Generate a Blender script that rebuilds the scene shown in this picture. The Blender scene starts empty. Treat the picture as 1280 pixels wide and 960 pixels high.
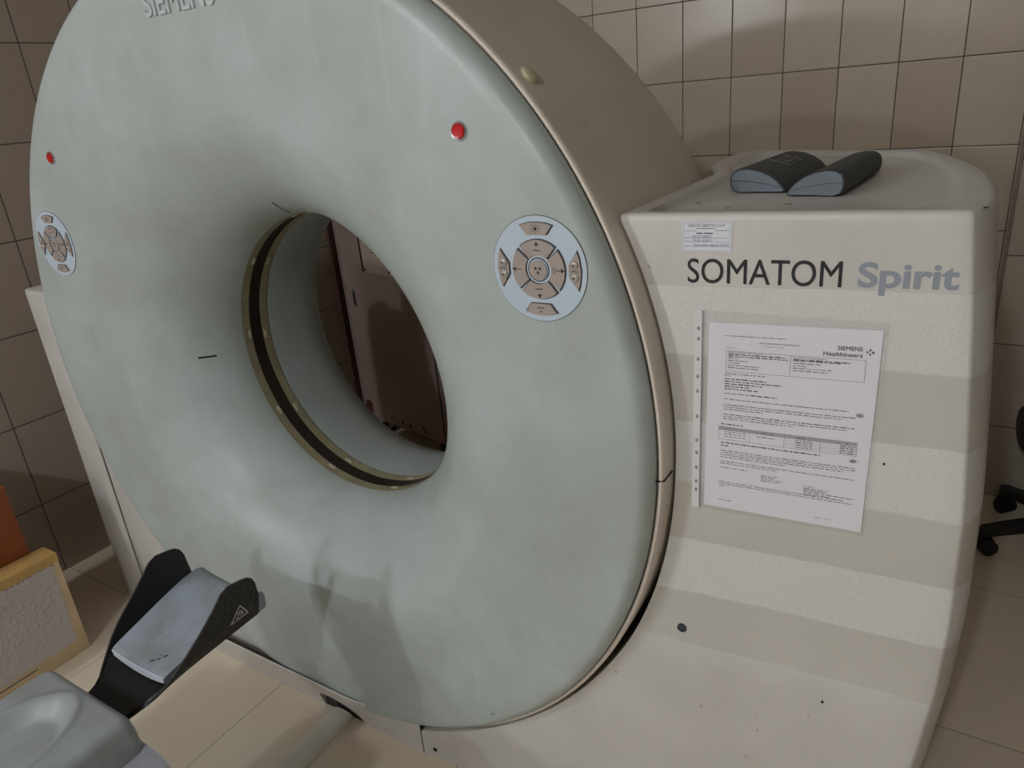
import bpy, bmesh, math, random
from math import sin, cos, pi, sqrt, radians, hypot, atan2, asin
from mathutils import Vector, Matrix
random.seed(7)
SC = bpy.context.scene
COL = SC.collection
H = 0.932            # height of the bore axis above the floor
ORG = {}

# ------------------------------------------------------------------ materials
def new_mat(name):
    m = bpy.data.materials.new(name); m.use_nodes = True
    nt = m.node_tree
    b = nt.nodes['Principled BSDF']
    return m, nt, b
def lin(c):
    return tuple(((v/255)/12.92 if v/255 <= .04045 else ((v/255+.055)/1.055)**2.4) for v in c) + (1,)
def N(nt, t, **kw):
    n = nt.nodes.new(t)
    for k, v in kw.items():
        setattr(n, k, v)
    return n
def mathn(nt, op, a, b=None, c=None):
    n = nt.nodes.new('ShaderNodeMath'); n.operation = op
    for i, v in enumerate((a, b, c)):
        if v is None: continue
        if isinstance(v, (int, float)): n.inputs[i].default_value = v
        else: nt.links.new(v, n.inputs[i])
    return n.outputs[0]
def mixc(nt, f, a, b, blend='MIX'):
    n = nt.nodes.new('ShaderNodeMix'); n.data_type = 'RGBA'; n.blend_type = blend
    if isinstance(f, (int, float)): n.inputs[0].default_value = f
    else: nt.links.new(f, n.inputs[0])
    for i, v in ((6, a), (7, b)):
        if isinstance(v, tuple): n.inputs[i].default_value = v
        else: nt.links.new(v, n.inputs[i])
    return n.outputs[2]
def noise(nt, scale, detail=3, rough=.55, vec=None):
    n = N(nt, 'ShaderNodeTexNoise'); n.inputs['Scale'].default_value = scale
    n.inputs['Detail'].default_value = detail; n.inputs['Roughness'].default_value = rough
    if vec is not None: nt.links.new(vec, n.inputs['Vector'])
    return n.outputs['Fac']
def ramp(nt, f, p0, p1):
    n = N(nt, 'ShaderNodeMapRange'); n.inputs[1].default_value = p0; n.inputs[2].default_value = p1
    nt.links.new(f, n.inputs[0]); return n.outputs[0]
def bump(nt, b, h, strength=.2, dist=.002):
    n = N(nt, 'ShaderNodeBump'); n.inputs['Strength'].default_value = strength; n.inputs['Distance'].default_value = dist
    nt.links.new(h, n.inputs['Height']); nt.links.new(n.outputs[0], b.inputs['Normal'])
def pos(nt):
    return N(nt, 'ShaderNodeNewGeometry').outputs['Position']
def plain(name, c, rough=.5, metal=0, var=.12, scale=14, spec=None, bmp=0, c2=None):
    m, nt, b = new_mat(name)
    base = lin(c); dark = lin(c2) if c2 else tuple(v*(1-var) for v in base[:3])+(1,)
    f = ramp(nt, noise(nt, scale, 4, .6, pos(nt)), .35, .68)
    nt.links.new(mixc(nt, f, base, dark), b.inputs['Base Color'])
    b.inputs['Roughness'].default_value = rough; b.inputs['Metallic'].default_value = metal
    if spec is not None: b.inputs['Specular IOR Level'].default_value = spec
    if bmp:
        bump(nt, b, noise(nt, 420, 2, .5, pos(nt)), bmp, .001)
    return m
def tiles(name, axis, off_u, w, off_z, h, c, grout, rough=.25, zaxis='Z', var=.10, line=.0019, tint=None):
    m, nt, b = new_mat(name)
    sep = N(nt, 'ShaderNodeSeparateXYZ'); nt.links.new(pos(nt), sep.inputs[0])
    u = mathn(nt, 'DIVIDE', mathn(nt, 'SUBTRACT', sep.outputs[axis], off_u), w)
    v = mathn(nt, 'DIVIDE', mathn(nt, 'SUBTRACT', sep.outputs[zaxis], off_z), h)
    def edge(t, size):
        f = mathn(nt, 'FRACT', t)
        d = mathn(nt, 'MINIMUM', f, mathn(nt, 'SUBTRACT', 1.0, f))
        return mathn(nt, 'MULTIPLY', d, size)
    d = mathn(nt, 'MINIMUM', edge(u, w), edge(v, h))
    g = ramp(nt, d, line*.7, line*1.3)
    comb = N(nt, 'ShaderNodeCombineXYZ')
    nt.links.new(mathn(nt, 'FLOOR', u), comb.inputs[0]); nt.links.new(mathn(nt, 'FLOOR', v), comb.inputs[1])
    wn = N(nt, 'ShaderNodeTexWhiteNoise'); wn.noise_dimensions = '2D'
    nt.links.new(comb.outputs[0], wn.inputs['Vector'])
    base = lin(c); d2 = tuple(x*(1-var) for x in base[:3])+(1,)
    col = mixc(nt, wn.outputs['Value'], base, d2)
    col = mixc(nt, mathn(nt, 'MULTIPLY', ramp(nt, noise(nt, 9, 4, .6, pos(nt)), .4, .7), .25), col, tuple(x*.8 for x in base[:3])+(1,))
    if tint:
        t = mathn(nt, 'GREATER_THAN', wn.outputs['Value'], .88)
        col = mixc(nt, mathn(nt, 'MULTIPLY', t, .3), col, lin(tint))
    col = mixc(nt, g, lin(grout), col)
    nt.links.new(col, b.inputs['Base Color'])
    b.inputs['Roughness'].default_value = rough
    r = mixc(nt, g, (.85, .85, .85, 1), (rough, rough, rough, 1)); nt.links.new(r, b.inputs['Roughness'])
    bump(nt, b, ramp(nt, d, 0, .004), .5, .0015)
    return m

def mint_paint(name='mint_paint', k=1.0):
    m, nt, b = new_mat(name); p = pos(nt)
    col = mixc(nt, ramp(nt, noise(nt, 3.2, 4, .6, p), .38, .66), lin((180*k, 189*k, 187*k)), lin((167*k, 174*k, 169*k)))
    col = mixc(nt, mathn(nt, 'MULTIPLY', ramp(nt, noise(nt, 7.5, 5, .65, p), .5, .75), .45), col, lin((157, 161, 152)))
    vs = N(nt, 'ShaderNodeVectorMath'); vs.operation = 'MULTIPLY'; vs.inputs[1].default_value = (26, 26, 2.2)
    nt.links.new(p, vs.inputs[0])
    col = mixc(nt, mathn(nt, 'MULTIPLY', ramp(nt, noise(nt, 1, 3, .6, vs.outputs[0]), .62, .78), .18), col, lin((205, 214, 208)))
    nt.links.new(col, b.inputs['Base Color'])
    b.inputs['Roughness'].default_value = .36; b.inputs['Specular IOR Level'].default_value = .38
    bump(nt, b, noise(nt, 260, 2, .5, p), .05, .001)
    return m
def cream_paint(name, bands=False, c=(208, 204, 198)):
    m, nt, b = new_mat(name); p = pos(nt)
    col = mixc(nt, ramp(nt, noise(nt, 5, 4, .6, p), .36, .7), lin(c), lin(tuple(v-12 for v in c)))
    spk = ramp(nt, noise(nt, 62, 2, .5, p), .735, .76)
    col = mixc(nt, mathn(nt, 'MULTIPLY', spk, .6), col, lin((140, 118, 92)))
    rough = .42
    if bands:   # alternating level strips, paler and grainy against duller
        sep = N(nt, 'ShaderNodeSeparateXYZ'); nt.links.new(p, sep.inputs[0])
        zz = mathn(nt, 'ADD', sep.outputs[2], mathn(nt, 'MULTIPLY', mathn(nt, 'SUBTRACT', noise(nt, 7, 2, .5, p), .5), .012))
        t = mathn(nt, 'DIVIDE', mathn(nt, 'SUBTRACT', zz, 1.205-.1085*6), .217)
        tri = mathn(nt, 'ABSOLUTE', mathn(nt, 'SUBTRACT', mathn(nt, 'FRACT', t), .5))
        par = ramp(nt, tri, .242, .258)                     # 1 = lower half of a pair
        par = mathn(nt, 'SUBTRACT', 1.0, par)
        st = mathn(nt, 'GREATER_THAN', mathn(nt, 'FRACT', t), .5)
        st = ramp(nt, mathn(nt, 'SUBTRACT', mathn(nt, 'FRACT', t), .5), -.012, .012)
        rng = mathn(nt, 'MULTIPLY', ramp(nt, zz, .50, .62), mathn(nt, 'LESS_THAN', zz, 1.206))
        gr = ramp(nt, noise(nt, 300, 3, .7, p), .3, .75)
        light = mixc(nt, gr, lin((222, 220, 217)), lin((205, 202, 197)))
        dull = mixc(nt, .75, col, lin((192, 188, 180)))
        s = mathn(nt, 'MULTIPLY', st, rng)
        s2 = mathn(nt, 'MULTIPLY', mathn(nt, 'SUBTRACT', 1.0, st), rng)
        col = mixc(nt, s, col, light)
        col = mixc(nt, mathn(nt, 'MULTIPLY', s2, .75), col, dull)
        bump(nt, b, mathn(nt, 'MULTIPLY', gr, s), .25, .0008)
    nt.links.new(col, b.inputs['Base Color'])
    b.inputs['Roughness'].default_value = rough
    return m

M = {}
M['mint'] = mint_paint()
M['liner'] = mint_paint('shaded_mint_liner', .9)  # copy of the mint, darkened for the shade inside the bore
M['cream'] = cream_paint('cream_paint')
M['cream_band'] = cream_paint('cream_paint_banded', True)
M['drum'] = cream_paint('drum_paint', c=(228, 216, 202))
M['ring'] = plain('aged_beige_plastic', (158, 148, 118), .5, var=.25, scale=20)
M['window'] = plain('dark_scan_window', (40, 32, 28), .3, var=.3)
M['clip'] = plain('ring_clip', (190, 182, 160), .4)
M['seam'] = plain('seam_shadow_gap', (28, 25, 22), .8)
M['panel'] = plain('panel_foil', (190, 204, 216), .42, var=.05)
M['button'] = plain('button_taupe', (170, 158, 150), .36, metal=.1, var=.12, scale=40)
M['ink'] = plain('dark_ink', (34, 36, 40), .5)
M['edge'] = plain('button_edge', (60, 64, 72), .45)
M['bead'] = plain('button_bead', (176, 168, 160), .3, metal=.2)
M['red'] = plain('red_plastic', (196, 20, 24), .28, var=.15)
M['chrome'] = plain('chrome_bezel', (205, 205, 205), .22, metal=.8)
M['cap'] = plain('ivory_cap', (216, 205, 170), .4, var=.15)
M['letter'] = plain('raised_lettering', (194, 200, 200), .33, var=.05)
M['letter_dark'] = plain('black_print', (30, 32, 36), .5)
M['letter_grey'] = plain('grey_print', (146, 152, 162), .5, var=.05)
M['paper'] = plain('white_paper', (246, 240, 248), .7, var=.05, scale=6)
M['print'] = plain('printed_text', (62, 60, 70), .8)
M['print_soft'] = plain('printed_text_soft', (122, 118, 128), .8)
M['shade'] = plain('table_header_grey', (176, 172, 180), .8)
M['pen'] = plain('blue_pen', (70, 80, 140), .7)
M['sticker'] = plain('sticker_paper', (224, 226, 234), .5, var=.04)
M['black'] = plain('black_plastic', (17, 17, 19), .42, var=.3, scale=60)
def scuffed():
    m, nt, b = new_mat('scuffed_black'); p = pos(nt)
    f = ramp(nt, noise(nt, 95, 6, .8, p), .50, .68)
    sep = N(nt, 'ShaderNodeSeparateXYZ'); nt.links.new(p, sep.inputs[0])
    f = mathn(nt, 'MULTIPLY', f, ramp(nt, sep.outputs[0], .088, .096))
    nt.links.new(mixc(nt, mathn(nt, 'MULTIPLY', f, .6), lin((19, 19, 21)), lin((92, 84, 74))), b.inputs['Base Color'])
    b.inputs['Roughness'].default_value = .45
    return m
M['scuff'] = scuffed()
M['vinyl'] = plain('grey_vinyl', (164, 170, 174), .42, c2=(148, 152, 150), scale=11)
M['cushion'] = plain('bluish_grey_vinyl', (160, 168, 182), .45, c2=(138, 143, 142), scale=13)
M['cushion_edge'] = plain('cushion_piping', (196, 202, 212), .5)
M['stain'] = plain('black_stain', (42, 44, 48), .6)
M['rail'] = plain('lilac_grey_plastic', (186, 188, 200), .4, var=.06)
M['channel'] = plain('ivory_plastic', (226, 221, 210), .35, var=.06)
M['white'] = plain('white_enamel', (226, 228, 226), .4, var=.05)
M['warn'] = plain('warning_line', (205, 205, 200), .5)
M['pad_dark'] = plain('dark_foam_cover', (66, 70, 72), .6, var=.25, scale=30)
M['pad_face'] = plain('slate_foam_face', (112, 119, 128), .6, var=.15, scale=25)
M['pad_line'] = plain('pad_label_line', (118, 116, 110), .6)
M['carton'] = plain('tan_carton', (205, 165, 100), .7, var=.18, scale=9)
M['carton_side'] = plain('carton_side', (226, 200, 160), .7, var=.2, scale=7)
M['orange'] = plain('orange_carton', (140, 72, 26), .6, var=.15, scale=5)
def plastic_wrap():
    m, nt, b = new_mat('clear_plastic_wrap'); p = pos(nt)
    b.inputs['Base Color'].default_value = lin((252, 243, 238))
    b.inputs['Roughness'].default_value = .07
    n1 = noise(nt, 70, 6, .75, p)
    b.inputs['Alpha'].default_value = .68
    bump(nt, b, n1, .9, .010)
    return m
M['wrap'] = plastic_wrap()
M['tape'] = plain('red_print', (150, 70, 50), .7)
M['greymark'] = plain('faint_grey_print', (120, 118, 112), .7)
def sleeve():
    m, nt, b = new_mat('clear_sleeve')
    f = noise(nt, 20, 3, .5, pos(nt))
    nt.links.new(mixc(nt, f, lin((205, 205, 205)), lin((190, 190, 190))), b.inputs['Base Color'])
    b.inputs['Roughness'].default_value = .22; b.inputs['Alpha'].default_value = .07
    bump(nt, b, noise(nt, 9, 3, .5, pos(nt)), .3, .01)
    return m
M['sleeve'] = sleeve()
M['strip'] = plain('sleeve_binding_strip', (222, 221, 222), .4, var=.04)
M['hole'] = plain('punched_hole', (150, 147, 144), .7)
M['steel'] = plain('painted_steel', (160, 140, 132), .45, var=.1, scale=6)
M['plate'] = plain('metal_plate', (196, 180, 166), .45, var=.08)
M['rust'] = plain('rust', (92, 44, 30), .8, var=.4, scale=60)
M['chair_black'] = plain('chair_black', (15, 15, 16), .5, var=.2)
M['rubber'] = plain('caster_rubber', (12, 12, 12), .6)
M['wall_back'] = tiles('wall_tiles_back', 'X', .132, .2, 1.473, .298, (212, 197, 178), (92, 82, 72), .26, var=.06, tint=(180, 158, 136))
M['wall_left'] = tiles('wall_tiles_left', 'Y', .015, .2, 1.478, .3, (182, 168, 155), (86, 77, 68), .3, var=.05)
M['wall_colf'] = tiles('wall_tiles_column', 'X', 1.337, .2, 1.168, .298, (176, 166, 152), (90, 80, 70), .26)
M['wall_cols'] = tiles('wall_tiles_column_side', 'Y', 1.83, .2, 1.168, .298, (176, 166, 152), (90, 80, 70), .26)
M['floor'] = tiles('floor_tiles', 'X', -.255, .605, .634, .605, (226, 211, 190), (160, 144, 122), .3, zaxis='Y', var=.05, line=.0012)
M['ceiling'] = plain('ceiling_paint', (205, 201, 195), .9, var=.04, scale=3)
M['darkplaster'] = plain('dim_wall_paint', (112, 104, 96), .8, var=.05, scale=3)
M['plaster'] = plain('wall_paint', (190, 182, 170), .8, var=.05, scale=3)
M['darkshade'] = plain('dark_wall_shade', (30, 25, 22), .6)  # near-black tone for the shaded stretch of the left wall
M['trim'] = plain('brown_trim', (86, 58, 48), .5, var=.1)

# ------------------------------------------------------------------ mesh builder
class MB:
    def __init__(s): s.v = []; s.f = []; s.m = []
    def add(s, vs, fs, mi=0, X=None):
        k = len(s.v)
        s.v += [tuple(X @ Vector(p)) if X is not None else tuple(p) for p in vs]
        for f in fs: s.f.append([i+k for i in f]); s.m.append(mi)
        return s
    def bm(s, b, mi=0, X=None):
        b.verts.index_update()
        s.add([v.co[:] for v in b.verts], [[v.index for v in f.verts] for f in b.faces], mi, X); b.free(); return s
    def box(s, x0, x1, y0, y1, z0, z1, mi=0, bev=0, seg=2, X=None):
        b = bmesh.new(); bmesh.ops.create_cube(b, size=1)
        for v in b.verts:
            v.co = ((x0+x1)/2+v.co.x*(x1-x0), (y0+y1)/2+v.co.y*(y1-y0), (z0+z1)/2+v.co.z*(z1-z0))
        if bev: bmesh.ops.bevel(b, geom=b.edges[:], offset=bev, segments=seg, affect='EDGES', profile=.5)
        return s.bm(b, mi, X)
    def cyl(s, r0, r1, z0, z1, n=24, mi=0, X=None, caps=True):
        vs = [(r0*cos(2*pi*i/n), r0*sin(2*pi*i/n), z0) for i in range(n)]+[(r1*cos(2*pi*i/n), r1*sin(2*pi*i/n), z1) for i in range(n)]
        fs = [[i, (i+1) % n, n+(i+1) % n, n+i] for i in range(n)]
        if caps: fs += [list(range(n))[::-1], list(range(n, 2*n))]
        return s.add(vs, fs, mi, X)
    def prism(s, pts, d0, d1, mi=0, f=None, bev=0):
        """2-D polygon pts (u,v) extruded from depth d0 to d1; f maps (u,v,d) to 3-D."""
        n = len(pts); f = f or (lambda u, v, d: (u, d, v))
        b = bmesh.new()
        A = [b.verts.new((p[0], p[1], d0)) for p in pts]; B = [b.verts.new((p[0], p[1], d1)) for p in pts]
        top = b.faces.new(A); b.faces.new(B[::-1])
        for i in range(n): b.faces.new((A[i], B[i], B[(i+1) % n], A[(i+1) % n]))
        if bev: bmesh.ops.bevel(b, geom=list(top.edges), offset=bev, segments=2, affect='EDGES', profile=.5)
        bmesh.ops.recalc_face_normals(b, faces=b.faces)
        for v in b.verts: v.co = f(*v.co)
        return s.bm(b, mi)
    def loft(s, rows, cap0=True, cap1=True, closed=True, mi=0, X=None):
        n = len(rows[0]); vs = [p for r in rows for p in r]; fs = []
        for j in range(len(rows)-1):
            for i in range(n if closed else n-1):
                a = j*n+i; c = j*n+(i+1) % n
                fs.append([a, c, c+n, a+n])
        if cap0: fs.append(list(range(n))[::-1])
        if cap1: fs.append([(len(rows)-1)*n+i for i in range(n)])
        return s.add(vs, fs, mi, X)
    def lathe(s, prof, n=160, mi=0, closed=False, cx=0, cz=H):
        """profile [(r, y)] turned about the horizontal bore axis."""
        k = len(prof); vs = []; fs = []
        for i in range(n):
            a = 2*pi*i/n
            vs += [(cx+r*cos(a), y, cz+r*sin(a)) for r, y in prof]
        for i in range(n):
            j = (i+1) % n
            for t in range(k if closed else k-1):
                u = (t+1) % k
                fs.append([i*k+t, i*k+u, j*k+u, j*k+t])
        return s.add(vs, fs, mi)
    def build(s, name, mats, parent=None, smooth=35, recalc=True, bevel=0):
        me = bpy.data.meshes.new(name)
        org = Vector(ORG.get(parent.name, (0, 0, 0))) if parent else Vector((0, 0, 0))
        b = bmesh.new(); V = [b.verts.new(Vector(p)-org) for p in s.v]
        for f, mi in zip(s.f, s.m):
            try:
                fc = b.faces.new([V[i] for i in f]); fc.material_index = mi
            except ValueError: pass
        bmesh.ops.remove_doubles(b, verts=b.verts, dist=1e-6)
        if recalc: bmesh.ops.recalc_face_normals(b, faces=b.faces)
        for f in b.faces: f.smooth = smooth > 0
        if smooth:
            for e in b.edges:
                if len(e.link_faces) == 2 and e.calc_face_angle(0) > radians(smooth): e.smooth = False
        b.to_mesh(me); b.free()
        for m in (mats if isinstance(mats, (list, tuple)) else [mats]): me.materials.append(M[m])
        o = bpy.data.objects.new(name, me); COL.objects.link(o)
        if parent: o.parent = parent; ORG[o.name] = tuple(org)
        return o
def thing(name, label, cat, loc=(0, 0, 0), rz=0, local=False, group=None):
    o = bpy.data.objects.new(name, None); COL.objects.link(o)
    o.location = loc; o.rotation_euler = (0, 0, rz); o.empty_display_size = .1
    o['label'] = label; o['category'] = cat
    if group: o['group'] = group
    ORG[o.name] = (0, 0, 0) if local else tuple(loc)
    return o
def struct(name, mb, mats, **k):
    o = mb.build(name, mats, **k); o['kind'] = 'structure'; return o
def lab(o, t): o['label'] = t; return o

# text as mesh: returns (verts, faces) fitted to width w (or height h of the text box), origin lower left, in u,v
def text_mesh(body, w=None, h=None, weight=0.0, depth=0.0, shear=0, bold=0):
    cu = bpy.data.curves.new('lettering', 'FONT'); cu.body = body; cu.size = 1; cu.offset = weight; cu.extrude = depth; cu.shear = shear
    cu.resolution_u = 6
    ob = bpy.data.objects.new('lettering', cu); COL.objects.link(ob)
    dg = bpy.context.evaluated_depsgraph_get()
    me = bpy.data.meshes.new_from_object(ob.evaluated_get(dg))
    vs = [v.co.copy() for v in me.vertices]; fs = [list(p.vertices) for p in me.polygons]
    bpy.data.objects.remove(ob); bpy.data.curves.remove(cu); bpy.data.meshes.remove(me)
    x0 = min(v.x for v in vs); x1 = max(v.x for v in vs); y1 = max(v.y for v in vs); y0 = min(v.y for v in vs)
    sx = w/(x1-x0) if w else None
    sy = h/.72 if h else None        # h = cap height
    sx = sx or sy; sy = sy or sx
    V = [((v.x-x0)*sx, v.y*sy, v.z) for v in vs]
    if bold:                                   # heavier strokes: the outline struck again a hair to either side
        n = len(V); W = []; Fs = []
        for k, (a, b) in enumerate(((-bold, 0), (bold, 0), (0, bold*.8), (0, -bold*.8))):
            W += [(x+a, y+b, z+k*.0022) for x, y, z in V]; Fs += [[i+k*n for i in f] for f in fs]
        V, fs = W, Fs
    return V, fs

# ------------------------------------------------------------------ CT scanner
scan = thing('ct_scanner', 'large mint green and cream ring shaped CT scanner with an open bore', 'ct scanner', (0, .1, 0))
FA, FP = .22, 1.66
def funnel(n=26, y0=-.03, yb=.198, r0=.35):
    out = []
    for i in range(n+1):
        th = pi/2*i/n
        out.append((r0+FA*(1-max(0, cos(th))**(2/FP)), yb-(yb-y0)*sin(th)**(2/FP)))
    return out
# front cover: bore lip, funnel, flat face, rounded rim, then its hollow inner side
prof = funnel()
prof += [(.65, -.03), (.75, -.03), (.836, -.0300), (.847, -.0293), (.854, -.0269), (.8598, -.0222), (.865, -.0155), (.8682, -.0088), (.8695, -.002), (.868, .006), (.85, .008)]
prof += [(.60, .008), (.46, .05), (.37, .19)]
mb = MB().lathe(prof, 192, closed=True)
cover = mb.build('front_cover', 'mint', scan, smooth=50)
# dark pen strokes and a crack on the funnel
def stroke(name, pts, w, parent, mat='seam'):
    rows = []
    for i, p in enumerate(pts):
        a = Vector(pts[max(i-1, 0)]); b = Vector(pts[min(i+1, len(pts)-1)]); t = (b-a).normalized()
        out = (Vector((0, -.75, 0))-Vector((p[0], 0, p[2]-H)).normalized()*.65).normalized()
        s = t.cross(out).normalized()*w; q = Vector(p)
        rows.append([tuple(q+s+out*.0012), tuple(q-s+out*.0012), tuple(q-s-out*.0006), tuple(q+s-out*.0006)])
    return MB().loft(rows).build(name, mat, parent)
def onfunnel(x, z):
    r = hypot(x, z-H); best = min(funnel(400), key=lambda q: abs(q[0]-r)); return (x, best[1], z)
lab(stroke('tape_mark', [(-.3952, .084, .9319), (-.3826, .103, .9299), (-.3725, .1216, .9279)], .0022, cover), 'short black mark left of the bore')
lab(stroke('hairline_crack', [(-.0086, .0955, 1.3192), (-.0156, .11, 1.3102), (-.0217, .1283, 1.3005), (-.0318, .1547, 1.2891)], .0009, cover), 'thin dark hairline crack above the bore')
mb = MB(); mb.cyl(.0055, .0045, 0, .003, 20, 0, Matrix.Translation((.505, -.0295, .272)) @ Matrix.Rotation(pi/2, 4, 'X'))
mb.cyl(.0018, .0018, .003, .0036, 10, 1, Matrix.Translation((.505, -.0295, .272)) @ Matrix.Rotation(pi/2, 4, 'X'))
mb.build('screw', ['mint', 'seam'], cover)
# raised maker lettering near the top of the cover
vs, fs = text_mesh('SIEMENS', w=.197, h=.040, bold=.0011, depth=.02)
mb = MB()
mb.add([(-.096+u, -.0305-d*.12, 1.675-.0148*u+v) for u, v, d in vs], fs)
lab(mb.build('raised_lettering', 'letter', cover, smooth=0, recalc=False), 'raised pale lettering reading SIEMENS')

# drum housing behind the cover
prof = [(.80, .016), (.862, .016), (.8702, .010), (.8712, .003), (.8735, .0005), (.877, .0005), (.879, .003), (.8797, .009), (.8795, .05), (.879, .30), (.876, .40), (.870, .455), (.856, .50), (.828, .535), (.78, .548), (.50, .548), (.47, .52), (.47, .50), (.78, .50), (.80, .45)]
drum = MB().lathe(prof, 192, closed=True).build('drum_housing', 'drum', scan, smooth=50)
a = atan2(1.5064-H, .664)
X = Matrix.Translation((.879*cos(a), .040, H+.879*sin(a))) @ Matrix.Rotation(pi/2-a, 4, 'Y')
mb = MB().loft([[(r*cos(t)*.95, r*sin(t), z) for t in [2*pi*i/28 for i in range(28)]] for r, z in ((.0155, -.003), (.0155, .003), (.0145, .0055), (.011, .0075), (.005, .0085))], X=X)
lab(mb.build('blanking_cap', 'cap', drum), 'ivory cap on the drum')
def rim_gap(ang):
    mb = MB(); c, s = cos(ang), sin(ang)
    pts = [(.868, -.004), (.874, -.0005), (.8805, .004), (.8805, .04)]
    rows = []
    for r, y in pts:
        t = Vector((-s, 0, c))*.0013; p = Vector((r*c, y, H+r*s)); o_ = Vector((c, -.5, s))*.0008
        rows.append([tuple(p+t+o_), tuple(p-t+o_), tuple(p-t-o_*2), tuple(p+t-o_*2)])
    mb.loft(rows); return mb.build('housing_seam', 'seam', drum)
rim_gap(atan2(.9-H, .874))
# bore ring: two beige retaining bands either side of the dark scan window
def band(y0, y1, name, mat, parent, r=.35, th=.012):
    return MB().lathe([(r, y0), (r, y1), (r+th, y1), (r+th, y0)], 160, closed=True).build(name, mat, parent, smooth=50)
ring = band(.1985, .2225, 'bore_ring', 'ring', scan)
win = band(.2225, .2590, 'scan_window', 'window', ring, r=.3512)
band(.2590, .2815, 'retaining_band', 'ring', ring)
band(.1965, .1985, 'ring_seam', 'seam', ring, r=.3508)
band(.2815, .2838, 'ring_seam', 'seam', ring, r=.3508)
for k in range(10):
    a = radians(184+k*36-8)
    for yy, da in ((.2165, 0), (.2665, .035)):
        X = Matrix.Translation((0, 0, H)) @ Matrix.Rotation(-(a+da), 4, 'Y') @ Matrix.Translation((.349, yy, 0))
        MB().box(-.0016, .002, -.004, .004, -.011, .011, bev=.001, X=X).build('clip', 'clip', ring)
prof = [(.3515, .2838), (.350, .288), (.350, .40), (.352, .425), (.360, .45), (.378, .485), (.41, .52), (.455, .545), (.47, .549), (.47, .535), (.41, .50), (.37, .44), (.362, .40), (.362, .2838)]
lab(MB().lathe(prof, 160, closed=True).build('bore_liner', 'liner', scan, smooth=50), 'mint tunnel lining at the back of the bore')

# right side cover ----------------------------------------------------------
CUT = .8835
def yf(x): return .085*(x-.3)-.002
PR = [(0, 1.195), (.12, 1.222), (.25, 1.243), (.414, 1.266), (.575, 1.281), (.70, 1.285), (.875, 1.281), (1.02, 1.270), (1.174, 1.2555), (1.309, 1.240), (1.4, 1.23)]
def interp(T, z):
    for (a, b), (c, d) in zip(T, T[1:]):
        if z <= c: return b+(d-b)*(z-a)/(c-a)
    return T[-1][1]
TOP = 1.309
def outline(z, inset=0.0, front=None):
    dz = z-H
    cut = CUT+.0095*min(1, max(0, (-.05-dz)/.35))
    xc = sqrt(cut*cut-dz*dz) if abs(dz) < cut else 0
    xc = max(xc, .2575)
    xr = interp(PR, z)
    pts = [(xc, yf(xc))]
    for t in (.12, .25, .4, .55, .7, .85, .95): 
        x = xc+(xr-.006-xc)*t; pts.append((x, yf(x)))
    pts.append((xr-.003, yf(xr-.003)))
    pts += [(xr+.0008, yf(xr)+.0012), (xr+.0034, yf(xr)+.0048), (xr+.0095, yf(xr)+.016)]
    for dx, y in ((.0195, .118), (.0235, .16), (.0250, .222), (.022, .31), (.0125, .41), (-.002, .50), (-.024, .595), (-.052, .69), (-.088, .775), (-.115, .808), (-.16, .828)):
        pts.append((xr+dx, y))
    pts += [(.985, .857), (.86, .90), (.775, .935), (.745, .925), (.735, .88)]
    xi = max(xc, .2575)
    pts += [(min(.735, xi), .70), (min(.75, xi), .62), (max(xi-.02, .2575), .55), (xi, .48), (xi, .43), (xi, .30), (xi, .15)]
    if inset:
        n = len(pts); out = []
        for i in range(n):
            a = Vector(pts[i-1]); b = Vector(pts[i]); c = Vector(pts[(i+1) % n])
            d1 = (b-a); d2 = (c-b)
            n1 = Vector((-d1.y, d1.x)).normalized(); n2 = Vector((-d2.y, d2.x)).normalized()
            m = (n1+n2); m = m.normalized() if m.length > 1e-6 else n1
            k = inset/max(.5, m.dot(n1))
            if front is not None:
                fr = 9 <= i
                k = (front if i <= 8 else inset)/max(.6, m.dot(n1))
            q = b+m*k
            out.append((q.x, q.y))
        return out
    return pts
rows = []
zs = [0.0, .02, .04, .052, .058, .064, .0705, .078, .087, .098, .112, .13, .15, .175, .20, .225, .25, .275, .30]+[.33+.03*i for i in range(32)]+[1.28, 1.298]
for z in zs: rows.append([(x, y, z) for x, y in outline(z)])
for z, i in ((1.3045, .0012), (1.3080, .0042), (1.309, .009)): rows.append([(x, y, z) for x, y in outline(z, i)])
for z, i, f in ((1.309, .028, .014), (1.3075, .033, .016), (1.3000, .040, .020), (1.298, .047, .026)):
    # the tray outline is the top outline drawn in towards its middle
    rows.append([(1.0+(x-1.0)*(1-i/.245), .5+(y-.5)*(1-(f if y < .5 else i)/.43), z) for x, y in outline(1.309, .009)])
rows.append([(1.0+(x-1.0)*.5, .40+(y-.40)*.5, z) for x, y, z in rows[-1]]); rows.append([(1.0, .40, rows[-1][0][2])]*len(rows[-1]))
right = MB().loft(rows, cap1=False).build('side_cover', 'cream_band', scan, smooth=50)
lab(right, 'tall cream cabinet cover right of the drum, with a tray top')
NF = Vector((.085, -1, 0)).normalized()
def onface(x, z, d=0.0):
    p = Vector((x, yf(x), z))+NF*d; return tuple(p)
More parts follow.
